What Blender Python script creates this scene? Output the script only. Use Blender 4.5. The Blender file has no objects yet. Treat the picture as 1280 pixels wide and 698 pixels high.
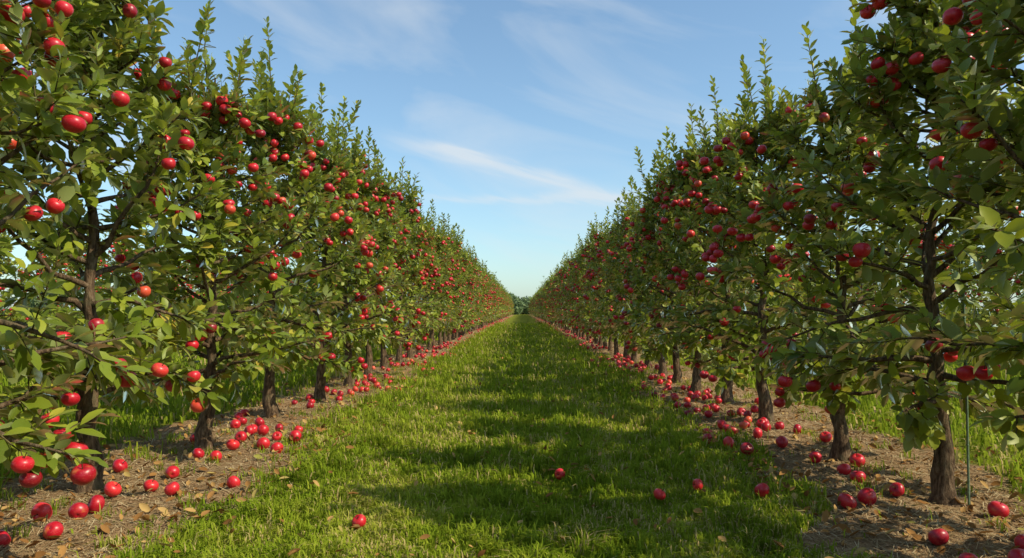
import bpy, math
import numpy as np
from mathutils import Vector
R = np.random.RandomState(7)
scene = bpy.context.scene
scene.view_settings.view_transform = 'Standard'
scene.view_settings.look = 'None'
scene.view_settings.exposure = 0
COL = scene.collection

# ---------------------------------------------------------------- helpers
def nrm(a):
    return a / np.maximum(np.linalg.norm(a, axis=-1, keepdims=True), 1e-9)
_T = np.random.RandomState(3).rand(256, 256)
def vnoise(x, y, f=1.0, o=0):
    x = np.asarray(x, float) * f + 37.3 * o + 500; y = np.asarray(y, float) * f + 11.7 * o + 500
    xi = np.floor(x).astype(int); yi = np.floor(y).astype(int)
    u = x - xi; v = y - yi; u = u*u*(3-2*u); v = v*v*(3-2*v)
    g = lambda a, b: _T[a % 256, b % 256]
    return (g(xi, yi)*(1-u)+g(xi+1, yi)*u)*(1-v)+(g(xi, yi+1)*(1-u)+g(xi+1, yi+1)*u)*v
LX, RX = -2.8, 2.62
def soil_mask(x, y):
    n = (vnoise(x, y, 1.1, 1)-.5)*0.60 + (vnoise(x, y, 3.5, 2)-.5)*0.45 + (vnoise(x, y, 11, 3)-.5)*0.30
    def strip(a, b):
        return np.clip(np.minimum(x-a+n, b-x+n)/0.20+0.5, 0, 1)
    near = np.clip((6.5-np.asarray(y))/4.0, 0, 1)
    return np.maximum(strip(-3.55, -1.98+0.22*near), strip(1.88-0.28*near, 3.5))
def ground_z(x, y):
    m = soil_mask(x, y)
    z = (vnoise(x, y, .5, 5)-.5)*0.05
    z = z + m*((vnoise(x, y, 3, 6)-.5)*0.04+(vnoise(x, y, 9, 7)-.5)*0.03+(vnoise(x, y, 18, 8)-.5)*0.016)
    return z

class MB:
    def __init__(s): s.v=[]; s.f=[]; s.n=0
    def add(s, V, F, mat=0, rnd=0.5, smooth=True):
        V = np.asarray(V, float).reshape(-1, 3); F = np.asarray(F, int)
        if len(F) == 0: return
        s.f.append((F+s.n, mat, np.broadcast_to(np.asarray(rnd, float), (len(F),)), smooth))
        s.v.append(V) ; s.n += len(V)
    def addmulti(s, V, Fs, mat, rnds, smooth=True):
        V = np.asarray(V, float).reshape(-1, 3)
        for F, r in zip(Fs, rnds):
            if len(F) == 0: continue
            s.f.append((np.asarray(F, int)+s.n, mat, np.broadcast_to(np.asarray(r, float), (len(F),)), smooth))
        s.v.append(V); s.n += len(V)
    def merge(s, o, loc, rot, sc):
        V = np.concatenate(o.v)*np.array(sc); c, q = math.cos(rot), math.sin(rot)
        V = np.stack([V[:, 0]*c-V[:, 1]*q, V[:, 0]*q+V[:, 1]*c, V[:, 2]], 1)+np.array(loc)
        if not hasattr(o, 'pack'):
            d = {}
            for F, m, r, sm in o.f: d.setdefault((F.shape[1], m), []).append((F, r))
            o.pack = [(np.concatenate([a for a, b in l]), k[1], np.concatenate([b for a, b in l])) for k, l in d.items()]
        for F, m, r in o.pack: s.f.append((F+s.n, m, r, True))
        s.v.append(V); s.n += len(V)
    def mesh(s, name, mats):
        me = bpy.data.meshes.new(name)
        V = np.concatenate(s.v)
        me.vertices.add(len(V)); me.vertices.foreach_set('co', V.ravel())
        vi = np.concatenate([f[0].ravel() for f in s.f])
        tot = np.concatenate([np.full(len(f[0]), f[0].shape[1]) for f in s.f])
        me.loops.add(len(vi)); me.loops.foreach_set('vertex_index', vi.astype(np.int32))
        me.polygons.add(len(tot))
        st = np.concatenate([[0], np.cumsum(tot)[:-1]])
        me.polygons.foreach_set('loop_start', st.astype(np.int32))
        me.polygons.foreach_set('material_index', np.concatenate([np.full(len(f[0]), f[1]) for f in s.f]).astype(np.int32))
        me.polygons.foreach_set('use_smooth', np.concatenate([np.full(len(f[0]), f[3]) for f in s.f]))
        me.update(calc_edges=True)
        a = me.attributes.new('rnd', 'FLOAT', 'FACE')
        a.data.foreach_set('value', np.concatenate([f[2] for f in s.f]).astype(np.float32))
        for m in mats: me.materials.append(m)
        return me
def obj(name, me, parent=None):
    o = bpy.data.objects.new(name, me); COL.objects.link(o)
    if parent: o.parent = parent
    return o

# ---------------------------------------------------------------- templates
def leaf_template(w=0.25, droop=0.22, fold=0.07):
    ts = [0.0, 0.22, 0.5, 0.78, 1.0]; ws = [0, .72, 1.0, .68, 0]
    V = [(0, 0, 0)]
    for t, k in list(zip(ts, ws))[1:4]:
        z = -droop*t*t
        V += [(-w*k, t, z+fold*k), (0, t, z), (w*k, t, z+fold*k)]
    V.append((0, 1, -droop))
    tri = [(0, 2, 1), (0, 3, 2), (7, 8, 10), (8, 9, 10)]
    quad = [(1, 2, 5, 4), (2, 3, 6, 5), (4, 5, 8, 7), (5, 6, 9, 8)]
    return np.array(V), np.array(tri), np.array(quad)
LT = leaf_template(.27, .2, .06)
LT_LO = (np.array([(0, 0, 0), (-.25, .45, .04), (0, 1, -.2), (.25, .45, .04)]), np.array([(0, 2, 1), (0, 3, 2)]), np.zeros((0, 4), int))
def add_leaves(mb, P, D, U, S, mat, rnd, tmpl=LT, wv=None):
    V, tri, quad = tmpl; N = len(P)
    D = nrm(D); X = nrm(np.cross(D, U)); U = np.cross(X, D)
    if wv is None: wv = np.ones(N)
    W = (P[:, None] + S[:, None, None]*(V[None, :, 0:1]*X[:, None]*wv[:, None, None] + V[None, :, 1:2]*D[:, None] + V[None, :, 2:3]*U[:, None]))
    off = (np.arange(N)*len(V))[:, None, None]
    mb.addmulti(W, [(tri[None]+off).reshape(-1, 3), (quad[None]+off).reshape(-1, 4)], mat,
                [np.repeat(rnd, len(tri)), np.repeat(rnd, len(quad))])
def apple_template(seg, rings):
    V = []; quad = []
    for i in range(rings+1):
        ph = math.pi*(0.02+0.96*i/rings); r = math.sin(ph); c = math.cos(ph)
        rr = r*(1.0+0.07*c); z = c*0.93
        z -= 0.34*math.exp(-(r/0.30)**2) if c > 0 else -0.20*math.exp(-(r/0.25)**2)
        for j in range(seg):
            a = 2*math.pi*j/seg
            k = 1+0.025*math.cos(5*a)*(1 if c < 0 else .4)
            V.append((rr*k*math.cos(a), rr*k*math.sin(a), z))
    for i in range(rings):
        for j in range(seg):
            quad.append((i*seg+j, (i+1)*seg+j, (i+1)*seg+(j+1) % seg, i*seg+(j+1) % seg))
    b = len(V)
    for k, (z, r) in enumerate([(0.5, .045), (1.3, .06)]):
        for j in range(3):
            a = 2*math.pi*j/3; V.append((r*math.cos(a)+0.12*k, r*math.sin(a), z))
    stem = [(b+j, b+(j+1) % 3, b+3+(j+1) % 3, b+3+j) for j in range(3)]
    return np.array(V), np.array(quad), np.array(stem)
AT_HI = apple_template(20, 14); AT_MD = apple_template(14, 9); AT_LO = apple_template(8, 6); AT_XL = apple_template(6, 4)
def rotmats(n, tilt, rs):
    a = rs.rand(n)*2*np.pi; t = np.abs(rs.randn(n))*tilt; b = rs.rand(n)*2*np.pi
    ax = nrm(np.stack([np.cos(b), np.sin(b), np.zeros(n)], 1))
    M = np.zeros((n, 3, 3))
    for i in range(n):
        c, s = math.cos(t[i]), math.sin(t[i]); x, y, z = ax[i]
        K = np.array([[0, -z, y], [z, 0, -x], [-y, x, 0]])
        A = np.eye(3)+s*K+(1-c)*K@K
        ca, sa = math.cos(a[i]), math.sin(a[i])
        M[i] = A@np.array([[ca, -sa, 0], [sa, ca, 0], [0, 0, 1]])
    return M
def add_apples(mb, C, rad, mat, stemmat, rnd, tmpl, tilt, rs):
    V, quad, stem = tmpl; N = len(C)
    M = rotmats(N, tilt, rs)
    sq = np.stack([np.ones(N), np.ones(N), .9+.16*rs.rand(N)], 1)
    W = C[:, None]+np.einsum('nij,nvj->nvi', M, V[None]*sq[:, None])*rad[:, None, None]
    off = (np.arange(N)*len(V))[:, None, None]
    n0 = mb.n
    mb.add(W, (quad[None]+off).reshape(-1, 4), mat, np.repeat(rnd, len(quad)))
    mb.f.append(((stem[None]+off).reshape(-1, 4)+n0, stemmat, np.full(N*3, .5), True))
def tube(mb, P, rad, sides, mat, rs=None, rough=0.0):
    P = np.asarray(P, float); n = len(P)
    T = nrm(np.gradient(P, axis=0)); ref = np.array([0.31, 0.95, 0.05])
    if abs(T[0]@ref) > .9: ref = np.array([0, 0.1, 1.])
    A = nrm(np.cross(T, ref)); B = np.cross(T, A)
    a = np.arange(sides)*2*np.pi/sides
    r = np.asarray(rad)[:, None]*np.ones((n, sides))
    if rough: r = r*(1+rough*(rs.rand(n, sides)-.5))
    V = P[:, None]+r[..., None]*(np.cos(a)[None, :, None]*A[:, None]+np.sin(a)[None, :, None]*B[:, None])
    i = np.arange(n-1)[:, None]*sides; j = np.arange(sides)[None]; k = (j+1) % sides
    F = np.stack([i+j, i+k, i+sides+k, i+sides+j], -1).reshape(-1, 4)
    mb.add(V, F, mat, .5)

# ---------------------------------------------------------------- materials
def newmat(name):
    m = bpy.data.materials.new(name); m.use_nodes = True
    nt = m.node_tree; nt.nodes.clear()
    out = nt.nodes.new('ShaderNodeOutputMaterial')
    return m, nt, out
def N(nt, t, **k):
    n = nt.nodes.new(t)
    for a, b in k.items(): setattr(n, a, b)
    return n
def ramp(nt, fac, stops):
    r = N(nt, 'ShaderNodeValToRGB'); e = r.color_ramp.elements
    while len(e) < len(stops): e.new(0.5)
    for el, (p, c) in zip(e, stops): el.position = p; el.color = (*c, 1)
    nt.links.new(fac, r.inputs[0]); return r.outputs[0]
def mixc(nt, f, a, b):
    m = N(nt, 'ShaderNodeMix', data_type='RGBA')
    for s, v in ((m.inputs[0], f), (m.inputs[6], a), (m.inputs[7], b)):
        if isinstance(v, bpy.types.NodeSocket): nt.links.new(v, s)
        else: s.default_value = v if isinstance(v, float) else (*v, 1)
    return m.outputs[2]
def attr(nt, name):
    a = N(nt, 'ShaderNodeAttribute'); a.attribute_name = name; return a.outputs['Fac']
def noise(nt, scale, detail=3, vec=None, rough=.5):
    n = N(nt, 'ShaderNodeTexNoise'); n.inputs['Scale'].default_value = scale; n.inputs['Detail'].default_value = detail
    n.inputs['Roughness'].default_value = rough
    if vec is None:
        g = N(nt, 'ShaderNodeNewGeometry'); vec = g.outputs['Position']
    nt.links.new(vec, n.inputs['Vector']); return n.outputs['Fac']

def foliage_mat(name, stops, back, rough=.42, trans=.35, transcol=(.16, .30, .02), ior=0):
    m, nt, out = newmat(name)
    rn = attr(nt, 'rnd'); c = ramp(nt, rn, stops)
    g = N(nt, 'ShaderNodeNewGeometry')
    c2 = mixc(nt, g.outputs['Backfacing'], c, back) if back else c
    p = N(nt, 'ShaderNodeBsdfDiffuse'); nt.links.new(c2, p.inputs['Color'])
    t = N(nt, 'ShaderNodeBsdfTranslucent')
    tc = mixc(nt, .6, c, transcol); nt.links.new(tc, t.inputs[0])
    mx = N(nt, 'ShaderNodeMixShader'); mx.inputs[0].default_value = trans
    nt.links.new(p.outputs[0], mx.inputs[1]); nt.links.new(t.outputs[0], mx.inputs[2])
    last = mx.outputs[0]
    if ior > 0:
        lw = N(nt, 'ShaderNodeFresnel'); lw.inputs[0].default_value = ior
        gl = N(nt, 'ShaderNodeBsdfGlossy'); gl.inputs['Roughness'].default_value = rough; gl.inputs['Color'].default_value = (.9, .9, .75, 1)
        m2 = N(nt, 'ShaderNodeMixShader'); nt.links.new(lw.outputs[0], m2.inputs[0])
        nt.links.new(last, m2.inputs[1]); nt.links.new(gl.outputs[0], m2.inputs[2]); last = m2.outputs[0]
    nt.links.new(last, out.inputs[0]); return m
M_LEAF = foliage_mat('apple_leaf', [(0, (.056, .092, .009)), (.45, (.180, .235, .020)), (.85, (.33, .36, .036)), (1, (.50, .37, .05))],
                     (.24, .28, .09), rough=.40, trans=.32, transcol=(.54, .58, .03), ior=1.28)
M_GRASS = foliage_mat('grass_blade', [(0, (.080, .130, .010)), (.45, (.210, .285, .020)), (.85, (.36, .40, .04)), (1, (.55, .41, .18))],
                      None, trans=.35, transcol=(.44, .51, .04))
M_FAR = foliage_mat('far_foliage', [(0, (.12, .17, .09)), (.5, (.19, .26, .12)), (1, (.27, .33, .16))], None, trans=.3, transcol=(.3, .38, .2))  # distance haze put into the colour: greens lightened and shifted bluish
M_DRY = foliage_mat('dry_leaf', [(0, (.20, .09, .03)), (.5, (.40, .21, .07)), (.85, (.52, .34, .13)), (1, (.28, .27, .06))], None, trans=.15, transcol=(.3, .15, .04))
M_STRAW = foliage_mat('dry_straw', [(0, (.17, .11, .05)), (.5, (.38, .27, .14)), (1, (.60, .47, .28))], None, trans=.05, transcol=(.3, .2, .1))

m, nt, out = newmat('bark'); M_BARK = m
tc = N(nt, 'ShaderNodeTexCoord'); mp = N(nt, 'ShaderNodeMapping'); mp.inputs['Scale'].default_value = (1, 1, .28)
nt.links.new(tc.outputs['Object'], mp.inputs[0])
f1 = noise(nt, 45, 6, mp.outputs[0], .65); f2 = noise(nt, 9, 3, tc.outputs['Object'])
c = ramp(nt, f1, [(.32, (.024, .014, .008)), (.5, (.13, .080, .045)), (.7, (.29, .20, .12))])
c = mixc(nt, ramp(nt, f2, [(.52, (0, 0, 0)), (.68, (.5, .5, .5))]), c, (.16, .15, .08))
p = N(nt, 'ShaderNodeBsdfPrincipled'); p.inputs['Roughness'].default_value = .9; nt.links.new(c, p.inputs['Base Color']); p.inputs['Specular IOR Level'].default_value = .2
b = N(nt, 'ShaderNodeBump'); b.inputs['Strength'].default_value = 1; b.inputs['Distance'].default_value = .03
nt.links.new(f1, b.inputs['Height']); nt.links.new(b.outputs[0], p.inputs['Normal']); nt.links.new(p.outputs[0], out.inputs[0])

m, nt, out = newmat('twig'); M_TWIG = m
p = N(nt, 'ShaderNodeBsdfDiffuse')
nt.links.new(ramp(nt, noise(nt, 30, 1), [(.35, (.06, .05, .02)), (.7, (.15, .12, .05))]), p.inputs['Color']); nt.links.new(p.outputs[0], out.inputs[0])

m, nt, out = newmat('apple_skin'); M_APPLE = m
rn = attr(nt, 'rnd')
c = ramp(nt, rn, [(0, (.22, .003, .012)), (.4, (.46, .006, .020)), (.85, (.64, .016, .026)), (1, (.68, .10, .04))])
f = noise(nt, 11, 3); f2 = noise(nt, 160, 2); f3 = noise(nt, 24, 2)
c = mixc(nt, ramp(nt, f3, [(.48, (0, 0, 0)), (.72, (.28, .28, .28))]), c, (.72, .08, .07))
c = mixc(nt, ramp(nt, f, [(.63, (0, 0, 0)), (.79, (.7, .7, .7))]), c, (.64, .32, .07))
c = mixc(nt, ramp(nt, f2, [(.62, (0, 0, 0)), (.72, (.28, .28, .28))]), c, (.70, .30, .18))
p = N(nt, 'ShaderNodeBsdfPrincipled'); p.inputs['Roughness'].default_value = .36; p.inputs['Specular IOR Level'].default_value = .48
nt.links.new(c, p.inputs['Base Color']); nt.links.new(p.outputs[0], out.inputs[0])

m, nt, out = newmat('ground_soil_and_turf')
sm = attr(nt, 'soil')
f1 = noise(nt, 6, 5, rough=.65); f2 = noise(nt, 60, 4, rough=.7); f3 = noise(nt, 1.2, 3)
c = ramp(nt, f2, [(.3, (.13, .074, .037)), (.5, (.36, .225, .115)), (.72, (.56, .39, .22))])
c = mixc(nt, ramp(nt, f1, [(.4, (0, 0, 0)), (.65, (.7, .7, .7))]), c, (.23, .135, .066))
g = ramp(nt, f2, [(.3, (.09, .09, .018)), (.55, (.18, .20, .028)), (.8, (.30, .30, .07))])
g = mixc(nt, ramp(nt, f3, [(.4, (0, 0, 0)), (.7, (.5, .5, .5))]), g, (.25, .26, .045))
c = mixc(nt, sm, g, c)
p = N(nt, 'ShaderNodeBsdfDiffuse')
nt.links.new(c, p.inputs['Color'])
b = N(nt, 'ShaderNodeBump'); b.inputs['Strength'].default_value = .9; b.inputs['Distance'].default_value = .035
nt.links.new(f2, b.inputs['Height']); nt.links.new(b.outputs[0], p.inputs['Normal']); nt.links.new(p.outputs[0], out.inputs[0])
M_GROUND = m
m, nt, out = newmat('green_stake'); M_STAKE = m
p = N(nt, 'ShaderNodeBsdfPrincipled'); p.inputs['Roughness'].default_value = .6
nt.links.new(ramp(nt, noise(nt, 40), [(.3, (.09, .15, .08)), (.7, (.19, .26, .15))]), p.inputs['Base Color']); nt.links.new(p.outputs[0], out.inputs[0])
m, nt, out = newmat('soil_clod'); M_CLOD = m
p = N(nt, 'ShaderNodeBsdfDiffuse')
nt.links.new(ramp(nt, noise(nt, 40), [(.3, (.11, .065, .035)), (.7, (.36, .235, .135))]), p.inputs['Color']); nt.links.new(p.outputs[0], out.inputs[0])

# ---------------------------------------------------------------- ground
def lines(segs):
    L = []
    for a, b, s in segs: L += list(np.arange(a, b, s))
    return np.array(L+[segs[-1][1]])
xs = lines([(-900, -100, 100), (-100, -14, 6), (-14, -4, .25), (-4, 4, .045), (4, 14, .25), (14, 100, 6), (100, 900, 100)])
ys = lines([(-60, 2, 2), (2, 10, .05), (10, 20, .12), (20, 50, .4), (50, 220, 3), (220, 1500, 80)])
GX, GY = np.meshgrid(xs, ys)
GZ = ground_z(GX, GY)
V = np.stack([GX, GY, GZ], -1).reshape(-1, 3)
nx = len(xs); i = np.arange(len(ys)-1)[:, None]*nx; j = np.arange(nx-1)[None]
F = np.stack([i+j, i+j+1, i+nx+j+1, i+nx+j], -1).reshape(-1, 4)
mb = MB(); mb.add(V, F); me = mb.mesh('ground', [M_GROUND])
a = me.attributes.new('soil', 'FLOAT', 'POINT'); a.data.foreach_set('value', soil_mask(GX, GY).ravel().astype(np.float32))
obj('ground', me)

# ---------------------------------------------------------------- grass blades
def grass_points(n, y0, y1, x0, x1, power):
    u = R.rand(n)
    y = (y0**(1-power)+u*(y1**(1-power)-y0**(1-power)))**(1/(1-power))
    x = x0+(x1-x0)*R.rand(n)
    return x, y
def emit_blades(mb, x, y, h, w, r, bias=None):
    n = len(x)
    a = R.rand(n)*2*np.pi
    if bias is not None: a = bias+R.randn(n)*1.1
    d = np.stack([np.cos(a), np.sin(a), np.zeros(n)], 1)
    b = a+np.pi/2+(R.rand(n)-.5); side = np.stack([np.cos(b), np.sin(b), np.zeros(n)], 1)*w[:, None]
    lean = (0.15+0.85*R.rand(n))[:, None]; up = np.array([0, 0, 1.])
    P = np.stack([x, y, ground_z(x, y)-0.004], 1)
    mid = P+h[:, None]*(up*.62+d*lean*.3); tip = P+h[:, None]*(up*(1-.45*lean)+d*lean)
    V = np.stack([P-side, P+side, mid+side*.8, mid-side*.8, tip], 1)
    o = (np.arange(n)*5)[:, None]
    mb.addmulti(V, [np.array([[0, 1, 2, 3]])+o, np.array([[3, 2, 4]])+o], 0, [r, r])
def blades(mb, x, y, sc, dry=0.05):
    sm_ = soil_mask(x, y)
    keep = (R.rand(len(x)) > sm_*0.995-0.001)
    x, y, sc = x[keep], y[keep], sc[keep]; n = len(x)
    cl = vnoise(x, y, 2.2, 20)*.5+vnoise(x, y, 9, 21)*.85
    worn = np.exp(-((np.abs(x)-.85)/.28)**2)
    h = (0.022+0.11*cl**2*R.rand(n)**.6+0.05*(R.rand(n) > .95))*sc*(1-.25*worn)
    w = (0.0030+0.0024*R.rand(n))*sc**1.4
    r = np.clip(-.02+.50*vnoise(x, y, .8, 22)+.50*vnoise(x, y, 6, 23)+.16*worn+.45*(R.rand(n)-.5), 0, .9); r[R.rand(n) < dry+.06*worn+.18*(vnoise(x, y, 3, 24) > .66)] = 1.0
    emit_blades(mb, x, y, h, w, r, vnoise(x, y, 7, 25)*12)
mb = MB()
x, y = grass_points(200000, 2.9, 60, -2.4, 2.4, 1.75); blades(mb, x, y, (np.maximum(y, 4)/4.2)**.42)
x, y = grass_points(40000, 4.0, 40, -9, -3.1, 1.3); blades(mb, x, y, (np.maximum(y, 4)/3.5)**.45*1.3)
x, y = grass_points(40000, 4.0, 40, 3.1, 9, 1.3); blades(mb, x, y, (np.maximum(y, 4)/3.5)**.45*1.3)
nt_ = 320; k = 26
cx = np.concatenate([R.uniform(-3.4, -1.6, nt_//2), R.uniform(1.4, 3.3, nt_//2)]); cy = R.uniform(3.2, 18, nt_)
x = np.repeat(cx, k)+R.randn(nt_*k)*.04; y = np.repeat(cy, k)+R.randn(nt_*k)*.04
emit_blades(mb, x, y, .03+.08*R.rand(len(x)), np.full(len(x), .0035), R.rand(len(x))*.95)
obj('grass', mb.mesh('grass', [M_GRASS]))

# ---------------------------------------------------------------- litter on soil
mb = MB(); n = 42000
x = np.where(R.rand(n) < .5, R.uniform(-3.5, -1.5, n), R.uniform(1.35, 3.45, n)); y = 3*(40/3)**(R.rand(n)**1.25)
a = R.rand(n)*np.pi; L = (.015+.06*R.rand(n)**2)*(y/4)**.35; w = .0020*(y/4)**.6
d = np.stack([np.cos(a), np.sin(a), .5*(R.rand(n)-.4)], 1)*L[:, None]; s = np.stack([-np.sin(a), np.cos(a), np.zeros(n)], 1)*w[:, None]
P = np.stack([x, y, ground_z(x, y)+.006], 1)
V = np.stack([P-d-s, P+d-s, P+d+s, P-d+s], 1)
mb.add(V, np.array([[0, 1, 2, 3]])+(np.arange(n)*4)[:, None], 0, R.rand(n), False)
obj('dry_straw', mb.mesh('dry_straw', [M_STRAW]))
mb = MB(); n = 8000
x = np.where(R.rand(n) < .5, R.uniform(-3.5, -1.75, n), R.uniform(1.6, 3.45, n)); y = 3*(20/3)**R.rand(n)
oc = np.array([(1, 0, 0), (0, 1, 0), (-1, 0, 0), (0, -1, 0), (0, 0, .8), (0, 0, -.8)])
of = np.array([(0, 1, 4), (1, 2, 4), (2, 3, 4), (3, 0, 4), (1, 0, 5), (2, 1, 5), (3, 2, 5), (0, 3, 5)])
r = .004+.016*R.rand(n)**4; P = np.stack([x, y, ground_z(x, y)+r*.3], 1)
V = P[:, None]+oc[None]*r[:, None, None]*(.6+.8*R.rand(n, 6, 1))
mb.add(V, (of[None]+(np.arange(n)*6)[:, None, None]).reshape(-1, 3), 0, .5, False)
obj('soil_clods', mb.mesh('soil_clods', [M_CLOD]))
mb = MB(); n = 8000
x = R.uniform(-3.8, 3.8, n); y = 3*(40/3)**R.rand(n)
keep = (np.abs(x) > 1.6) | (R.rand(n) < .10); x, y = x[keep], y[keep]; n = len(x)
a = R.rand(n)*2*np.pi
P = np.stack([x, y, ground_z(x, y)+.012+.045*(1-soil_mask(x, y))], 1); D = np.stack([np.cos(a), np.sin(a), .35*R.randn(n)], 1); U = np.stack([.5*R.randn(n), .5*R.randn(n), np.ones(n)], 1)
add_leaves(mb, P, D, U, .025+.055*R.rand(n), 0, R.rand(n)**1.3, leaf_template(.27, -.3, .16))
obj('fallen_leaves', mb.mesh('fallen_leaves', [M_DRY]))

# ---------------------------------------------------------------- apple trees
TM = [M_BARK, M_TWIG, M_LEAF, M_APPLE]
def make_tree(seed, H=4.2, lod=0):
    rs = np.random.RandomState(seed); mb = MB()
    lf = [1, .62, .36, .26][lod]; ls = [1, 1.27, 1.62, 1.95][lod]
    n = 34 if lod == 0 else 22; z = np.linspace(-.06, H*.86, n); t = z/(H*.86)
    wob = np.cumsum(rs.randn(n, 2)*.019*math.sqrt(22/n), 0); wob -= wob[1]; wob[:2] = 0
    TP = np.stack([wob[:, 0], wob[:, 1], z], 1)
    rad = .040+.030*np.exp(-np.clip(z, 0, 9)/1.0)-.034*np.clip(t, 0, 1)+.030*np.exp(-np.clip(z, 0, 9)/.07)
    rad = rad*(1+.12*rs.randn(n)*(rs.rand(n) > .4)*(lod == 0))
    tube(mb, TP, rad, [14, 8, 6, 4][lod], 0, rs, .28)
    def trunk_at(zz): return np.array([np.interp(zz, z, TP[:, 0]), np.interp(zz, z, TP[:, 1]), zz])
    LP = []; LD = []; LU = []; LS = []; anchors = []
    def leafy(P0, P1, size, bias_up=.0, dens=1.0):
        d = P1-P0; L = np.linalg.norm(d); dn = d/max(L, 1e-6)
        m = max(2, int(L/.0265*dens*lf+.5)); tt = (np.arange(m)+rs.rand(m)*.6)/m
        tt = .08+.92*tt; az = np.arange(m)*2.4+rs.rand()*6
        A = nrm(np.cross(dn, [.3, .2, 1.])[None])[0]; B = np.cross(dn, A)
        rad_ = np.cos(az)[:, None]*A+np.sin(az)[:, None]*B
        D = rad_*(.85-.5*tt[:, None])+dn*(.45+.6*tt[:, None])+np.array([0, 0, bias_up])+rs.randn(m, 3)*.16
        D[:, 2] -= .12
        U = dn*.5+np.array([0, 0, .8])+rs.randn(m, 3)*.33
        LP.append(P0+d*tt[:, None]+rad_*.006); LD.append(D); LU.append(U)
        LS.append(ls*size*(.70+.55*rs.rand(m))*(1-.38*tt**3))
    nb = 46
    for i in range(nb):
        f = (i+rs.rand()*.8)/nb; zz = .56+f**.97*(H*.78-.56)
        az = i*2.399+rs.rand()*.9
        prof = np.interp(f, [0, .12, .4, .7, 1], [.70, .94, .90, .62, .30])
        L = prof*(.66+.5*rs.rand())
        e0 = math.radians(rs.uniform(5, 42)); e1 = e0+math.radians(rs.uniform(5, 45)); 
        if f < .25: e0 -= .2; e1 = e0+rs.uniform(-.6, .3)
        o = np.array([math.cos(az), math.sin(az), 0.])
        m = 7; P = [trunk_at(zz)]
        for q in range(m):
            e = e0+(e1-e0)*q/m; dd = o*math.cos(e)+np.array([0, 0, math.sin(e)])
            dd = dd+rs.randn(3)*.13; P.append(P[-1]+dd*L/m)
        P = np.array(P)
        P[:, 2] = np.maximum(P[:, 2], .48)
        br = (.026*(1-f*.6))*np.linspace(1, .22, m+1)
        if lod < 3: tube(mb, P, br, 6-lod, 0, rs, .15)
        ns = 8
        for q in range(ns):
            tt = .12+.86*(q+rs.rand()*.7)/ns; ii = tt*m; k = int(ii); b0 = P[k]+(P[min(k+1, m)]-P[k])*(ii-k)
            bd = P[min(k+1, m)]-P[k]; bd = bd/max(np.linalg.norm(bd), 1e-6)
            d = bd*.55+rs.randn(3)*.55+np.array([0, 0, .30+.25*f])+o*.15
            if f < .3 and rs.rand() < .5: d[2] -= .75
            d = d/np.linalg.norm(d); sl = rs.uniform(.11, .33)*(1+.25*(rs.rand() > .85))
            b1 = b0+d*sl
            if b1[2] < .40: b1[2] = .40+rs.rand()*.15
            if lod == 0: tube(mb, np.array([b0, (b0+b1)/2+rs.randn(3)*.008, b1]), [.005, .004, .002], 3, 1)
            leafy(b0, b1, .128)
            anchors.append((b0*.4+b1*.6, tt, zz))
        leafy(P[-2], P[-1]+(P[-1]-P[-2])*.8, .12, dens=1.3)
        anchors.append((P[-1], 1, zz))
        if f > .35 and rs.rand() < .5:
            b0 = P[-2]; sl = rs.uniform(.3, .6); b1 = b0+np.array([rs.randn()*.09, rs.randn()*.09, sl])
            if lod < 3: tube(mb, np.array([b0, (b0+b1)/2+rs.randn(3)*.012, b1]), [.006, .004, .002], 3, 1)
            leafy(b0, b1, .11, .15, 1.0)
    nl = 11
    for i in range(nl):
        zz = H*rs.uniform(.60, .78); b0 = trunk_at(zz)+rs.randn(3)*np.array([.12, .12, 0])
        if i: top = H*rs.uniform(.84, .98); lat = .20
        else: top = H*1.04; lat = .04; b0 = trunk_at(H*.80)
        b1 = np.array([b0[0]*1.3+rs.randn()*lat, b0[1]*1.3+rs.randn()*lat, top])
        mid = (b0+b1)/2+rs.randn(3)*.03
        if lod < 3: tube(mb, np.array([trunk_at(zz-.1 if i else H*.79), b0, mid, b1]), [.012, .009, .006, .002], 5-lod, 1)
        leafy(b0, mid, .115, .1, 1.05); leafy(mid, b1, .11, .1, 1.05)
    LPc = np.concatenate(LP); LDc = np.concatenate(LD); LUc = np.concatenate(LU); LSc = np.concatenate(LS)
    rn = np.clip(.44+.24*rs.randn(len(LPc)), 0, .93); rn[rs.rand(len(rn)) < .012] = 1
    add_leaves(mb, LPc, LDc, LUc, LSc, 2, rn, LT if lod == 0 else LT_LO, .82+.36*rs.rand(len(LPc)))
    C = []
    idx = rs.permutation(len(anchors)); cnt = 0
    for k in idx:
        p, tt, zz = anchors[k]
        if tt < .5: continue
        w = np.interp(p[2]/H, [.1, .22, .4, .72, .84, .89], [.32, .42, .75, 1, .5, 0])
        if rs.rand() > w: continue
        for q in range(rs.choice([1, 2, 2, 3, 4, 5])):
            c = p+np.array([rs.randn()*.055, rs.randn()*.055, -.06+rs.randn()*.045]); r2 = math.hypot(c[0], c[1])
            if r2 > .05: c[:2] *= 1+(.11 if c[2] < .6*H else .07)/r2
            if all(np.linalg.norm(c-e) > .092 for e in C):
                C.append(c)
                if lod == 0: tube(mb, np.array([p, (p+c)/2+np.array([0, 0, .03]), c+np.array([0, 0, .03])]), [.003, .0025, .0025], 3, 1)
        cnt += 1
        if cnt >= 46: break
    C = np.array(C)
    add_apples(mb, C, .041+.013*rs.rand(len(C)), 3, 1, np.clip(.52+.26*rs.randn(len(C)), 0, 1), [AT_MD, AT_LO, AT_LO, AT_XL][lod], .45, rs)
    return mb
VAR = [make_tree(100+s).mesh('apple_tree_mesh', TM) for s in range(7)]
VAR1 = [make_tree(200+s, lod=1).mesh('apple_tree_mesh', TM) for s in range(6)]
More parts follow.
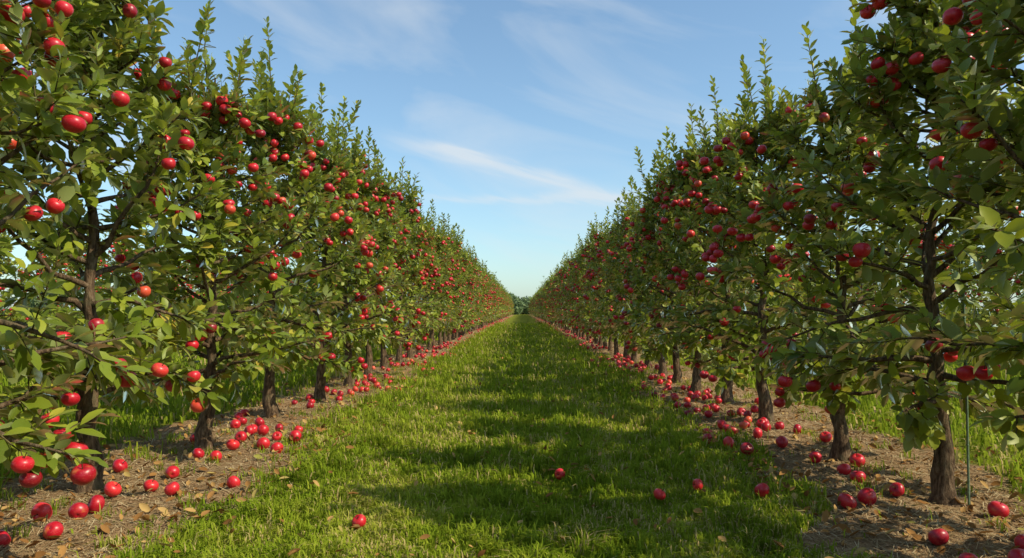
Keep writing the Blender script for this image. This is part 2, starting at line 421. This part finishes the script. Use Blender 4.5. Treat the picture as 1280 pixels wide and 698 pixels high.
MB2 = [make_tree(300+s, lod=2) for s in range(4)]; VAR2 = [m.mesh('apple_tree_mesh', TM) for m in MB2]
MB3 = [make_tree(400+s, lod=3) for s in range(4)]
trees = 0; FARM = MB()
def plant(x, y, k, h):
    global trees
    s = h/4.2; rot = R.rand()*6.283; z = float(ground_z(np.array(x), np.array(y)))
    if y > 55 or abs(x) > 5:
        FARM.merge(MB3[k % 4] if y > 55 else MB2[k % 4], (x, y, z), rot, (s**.4, s**.4, s)); return
    S = VAR if 2.5 < y < 14 else (VAR1 if 2.5 < y < 34 else VAR2)
    o = obj('apple_tree', S[k % len(S)])
    o.location = (x, y, z); o.rotation_euler = (0, 0, rot); o.scale = (s**.4, s**.4, s); trees += 1
left = [(-2.85, 3.25, 4.1), (-2.89, 4.84, 4.35), (-2.72, 6.2, 3.75), (-2.83, 8.2, 4.35), (-2.76, 9.85, 4.2), (-2.77, 11.6, 4.5)]
right = [(2.78, 3.2, 4.0), (2.69, 4.68, 4.0), (2.60, 5.95, 3.75), (2.60, 7.75, 3.95), (2.61, 9.25, 4.05), (2.55, 10.65, 4.1), (2.57, 12.0, 4.1)]
k = 0
for x, y, h in left: plant(x, y, k, h); k += 1
y = 13.2
while y < 182: plant(LX+R.randn()*.05, y, R.randint(99), 4.4+R.randn()*.14); y += 1.62+R.randn()*.06
for x, y, h in right: plant(x, y, k, h); k += 1
y = 13.5
while y < 182: plant(RX+R.randn()*.05, y, R.randint(99), 4.1+R.randn()*.14); y += 1.5+R.randn()*.06
for y in (1.65, 0.05, -1.6, -3.2): plant(LX, y, R.randint(99), 4.2); plant(RX+.12, y, R.randint(99), 4.1)
for sx in (-12, 12):
    y = 8.0
    while y < 60: plant(sx+R.randn()*.06, y, R.randint(99), 3.9+R.randn()*.14); y += 1.7
obj('distant_apple_trees', FARM.mesh('distant_apple_trees', TM))

# ---------------------------------------------------------------- fallen apples
ap = [(-2.62,3.64),(-2.70,4.07),(-2.46,3.80),(-2.58,4.21),(-2.56,4.35),(-2.58,4.56),(-2.48,4.84),(-2.55,5.28),(-2.26,4.68),(-1.97,4.95),(-3.0,5.39),(-2.60,5.81),(-2.42,5.72),(-2.94,6.51),(-2.49,6.23),(-2.56,6.59),(-2.62,6.95),(-2.47,6.90),(-2.24,6.27),(-2.23,6.59),(-2.07,6.12),(-2.17,7.04),(-2.04,6.51),(-2.93,7.39),(-2.74,7.55),(-3.02,4.95),
(2.14,3.78),(2.79,4.31),(2.08,3.43),(2.49,3.64),(2.30,3.40),(2.42,4.73),(2.12,4.50),(1.97,4.44),(2.41,5.25),(2.40,5.45),(2.61,5.69),(2.35,5.85),(2.71,6.51),(1.53,4.66),(1.16,4.81),(.86,4.56),(.27,5.12),(-.88,3.94),(1.86,6.02),(1.78,6.27),(1.66,6.51),(2.66,7.04),(2.28,6.4),(2.2,6.8)]
amesh = []
for s in range(7):
    mb = MB(); rs = np.random.RandomState(s)
    add_apples(mb, np.zeros((1, 3)), np.array([1.0]), 0, 1, np.array([.2+.11*s]), AT_HI, .01, rs); amesh.append(mb.mesh('apple_mesh', [M_APPLE, M_TWIG]))
for i, (x, y) in enumerate(ap):
    r = R.uniform(.046, .057); o = obj('red_apple', amesh[R.randint(7)]); 
    if -1 < x < 1.3: r = .040
    o.scale = (r, r, r*.97)
    o.location = (x, y, float(ground_z(np.array(x), np.array(y)))+r*.86+(.018 if soil_mask(np.array(x), np.array(y)) < .5 else 0)); o.rotation_euler = (R.randn()*.9, R.randn()*.9, R.rand()*6)
mb = MB()
def scatter(n, y0, y1, pw):
    side = R.rand(n) < .5; u = R.rand(n); y = y0+(y1-y0)*u**pw
    g = np.abs(R.randn(n))*.32
    x = np.where(side, LX+.05+g+R.randn(n)*.26, RX-.05-g+R.randn(n)*.26)
    cl = vnoise(x, y, .9, 30)+.25*(R.rand(n)-.5) > .42
    return x[cl], y[cl]
for (n, y0, y1, pw, tm) in ((400, 7.0, 22, 1.15, AT_MD), (700, 22, 120, 1.3, AT_LO)):
    x, y = scatter(n, y0, y1, pw); keep = []
    for i in range(len(x)):
        if all((x[i]-x[j])**2+(y[i]-y[j])**2 > .0115 for j in keep[-400:]): keep.append(i)
    x, y = x[keep], y[keep]; r = R.uniform(.042, .054, len(x))
    add_apples(mb, np.stack([x, y, ground_z(x, y)+r*.85], 1), r, 0, 1, np.clip(.52+.26*R.randn(len(x)), 0, 1), tm, 1.0, R)
obj('fallen_apples', mb.mesh('fallen_apples', [M_APPLE, M_TWIG]))

# ---------------------------------------------------------------- garden stake
mb = MB(); sx, sy = 2.81, 4.62
P = np.array([[sx, sy, -.05], [sx+.005, sy, .7], [sx, sy, 1.5], [sx, sy, 1.52]])
tube(mb, P, [.0075, .0075, .0075, .001], 10, 0)
for zz in (.35, .75, 1.15): tube(mb, np.array([[sx+.002, sy, zz-.006], [sx+.002, sy, zz], [sx+.002, sy, zz+.006]]), [.0075, .010, .0075], 10, 0)
obj('garden_stake', mb.mesh('garden_stake', [M_STAKE]))

# ---------------------------------------------------------------- distant trees
mb = MB(); rs = np.random.RandomState(5)
for i in range(120):
    cx = rs.uniform(-190, 190) if i > 44 else -16+32*(i+rs.rand())/45; cy = rs.uniform(192, 214); Hh = rs.uniform(3.8, 6.6) if i <= 44 else rs.uniform(5, 8); Rr = rs.uniform(1.8, 3.4)
    tube(mb, np.array([[cx, cy, -.1], [cx+.1, cy, Hh*.35], [cx, cy, Hh*.7]]), [.3, .2, .08], 6, 1)
    n = 600; lob = rs.randn(9, 3); lob = nrm(lob)*np.array([Rr*.6, Rr*.6, Hh*.32]); lob[:, 2] += Hh*.47
    li = rs.randint(9, size=n); q = nrm(rs.randn(n, 3))*(.55+.5*rs.rand(n))[:, None]*np.array([Rr*.5, Rr*.5, Hh*.22])
    C = lob[li]+q+np.array([cx, cy, 0]); C[:, 2] = np.maximum(C[:, 2], .2)
    A = nrm(rs.randn(n, 3)); B = nrm(np.cross(A, rs.randn(n, 3))); s = rs.uniform(.2, .4, n)[:, None]
    V = np.stack([C-A*s-B*s*.6, C+A*s-B*s*.5, C+A*s*.8+B*s*.6, C-A*s+B*s*.5], 1)
    mb.add(V, np.array([[0, 1, 2, 3]])+(np.arange(n)*4)[:, None], 0, np.clip(.55+.22*rs.randn(n), 0, 1), False)
obj('distant_trees', mb.mesh('distant_trees', [M_FAR, M_BARK]))

# ---------------------------------------------------------------- sky + sun
el = math.radians(44); az = math.atan2(.93, -.36)
w = bpy.data.worlds.new('World'); scene.world = w; w.use_nodes = True; nt = w.node_tree
bg = nt.nodes['Background']; sky = N(nt, 'ShaderNodeTexSky'); sky.sky_type = 'NISHITA'; sky.sun_disc = False
sky.sun_elevation = el; sky.sun_rotation = az; sky.air_density = 1.0; sky.dust_density = .9; sky.ozone_density = 1.5
bg.inputs['Strength'].default_value = .15
def M(op, a, b=None, c=None):
    m = N(nt, 'ShaderNodeMath', operation=op)
    for i, v in enumerate((a, b, c)):
        if v is None: continue
        if isinstance(v, bpy.types.NodeSocket): nt.links.new(v, m.inputs[i])
        else: m.inputs[i].default_value = v
    return m.outputs[0]
tc = N(nt, 'ShaderNodeTexCoord'); sp = N(nt, 'ShaderNodeSeparateXYZ'); nt.links.new(tc.outputs['Generated'], sp.inputs[0])
X, Y, Z = sp.outputs
A = M('ARCTAN2', X, Y); E = M('ARCSINE', Z)
def skynoise(sx, sy, tilt, scale, detail=6, dist=.6):
    u = M('ADD', M('MULTIPLY', A, math.cos(tilt)), M('MULTIPLY', E, math.sin(tilt)))
    v = M('SUBTRACT', M('MULTIPLY', E, math.cos(tilt)), M('MULTIPLY', A, math.sin(tilt)))
    cb = N(nt, 'ShaderNodeCombineXYZ'); nt.links.new(M('MULTIPLY', u, sx), cb.inputs[0]); nt.links.new(M('MULTIPLY', v, sy), cb.inputs[1])
    n = N(nt, 'ShaderNodeTexNoise'); n.inputs['Scale'].default_value = scale; n.inputs['Detail'].default_value = detail; n.inputs['Distortion'].default_value = dist
    nt.links.new(cb.outputs[0], n.inputs['Vector']); return n.outputs['Fac']
cl = skynoise(1, 3.5, -.28, 2.6)
wisp = M('MULTIPLY', M('MAXIMUM', M('SUBTRACT', cl, .47), 0.0), 1.7)
fine = skynoise(1, 6, -.3, 9)
def streak(e0, slope, curve, width, amp, a0, a1):
    ce = M('ADD', M('ADD', M('MULTIPLY', A, slope), e0), M('MULTIPLY', M('MULTIPLY', A, A), curve))
    ce = M('ADD', ce, M('MULTIPLY', M('SUBTRACT', fine, .5), .03))
    q = M('DIVIDE', M('SUBTRACT', E, ce), width); g = M('EXPONENT', M('MULTIPLY', M('MULTIPLY', q, q), -1.0))
    r = N(nt, 'ShaderNodeMapRange', interpolation_type='SMOOTHSTEP'); nt.links.new(A, r.inputs[0]); r.inputs[1].default_value = a0; r.inputs[2].default_value = a0+.1
    s = N(nt, 'ShaderNodeMapRange', interpolation_type='SMOOTHSTEP'); nt.links.new(A, s.inputs[0]); s.inputs[1].default_value = a1; s.inputs[2].default_value = a1-.1
    return M('MULTIPLY', M('MULTIPLY', M('MULTIPLY', g, amp), M('MULTIPLY', r.outputs[0], s.outputs[0])), M('ADD', fine, .35))
f = M('ADD', wisp, streak(.190, -.26, -.15, .011, .55, -.22, .2))
f = M('ADD', f, streak(.155, .01, 0, .006, .36, -.18, .22))
haze = M('MULTIPLY', M('EXPONENT', M('MULTIPLY', M('ABSOLUTE', E), -5.0)), .22)
f = M('MINIMUM', M('ADD', M('ADD', f, haze), .05), .75)
tint = N(nt, 'ShaderNodeMix', data_type='RGBA', blend_type='MULTIPLY'); tint.inputs[0].default_value = 1.0
nt.links.new(sky.outputs[0], tint.inputs[6]); tint.inputs[7].default_value = (.92, 1.18, 1.22, 1)
mx = N(nt, 'ShaderNodeMix', data_type='RGBA'); nt.links.new(f, mx.inputs[0]); nt.links.new(tint.outputs[2], mx.inputs[6]); mx.inputs[7].default_value = (5.2, 5.5, 5.7, 1)
nt.links.new(mx.outputs[2], bg.inputs[0])
L = bpy.data.lights.new('sun', 'SUN'); L.energy = 5.0; L.angle = math.radians(.53); L.color = (1, .91, .69)
so = bpy.data.objects.new('sun', L); COL.objects.link(so)
sd = Vector((math.sin(az)*math.cos(el), math.cos(az)*math.cos(el), math.sin(el)))
so.rotation_euler = sd.to_track_quat('Z', 'Y').to_euler(); so.location = sd*50

# ---------------------------------------------------------------- camera
cd = bpy.data.cameras.new('camera'); cd.sensor_width = 36; cd.lens = 36*900/1280; cd.clip_end = 3000
co = bpy.data.objects.new('camera', cd); COL.objects.link(co); co.location = (0, 0, 1.2)
co.rotation_euler = (math.radians(90)+math.atan(39/900), 0, math.atan(12/900)); scene.camera = co
print('trees', trees)
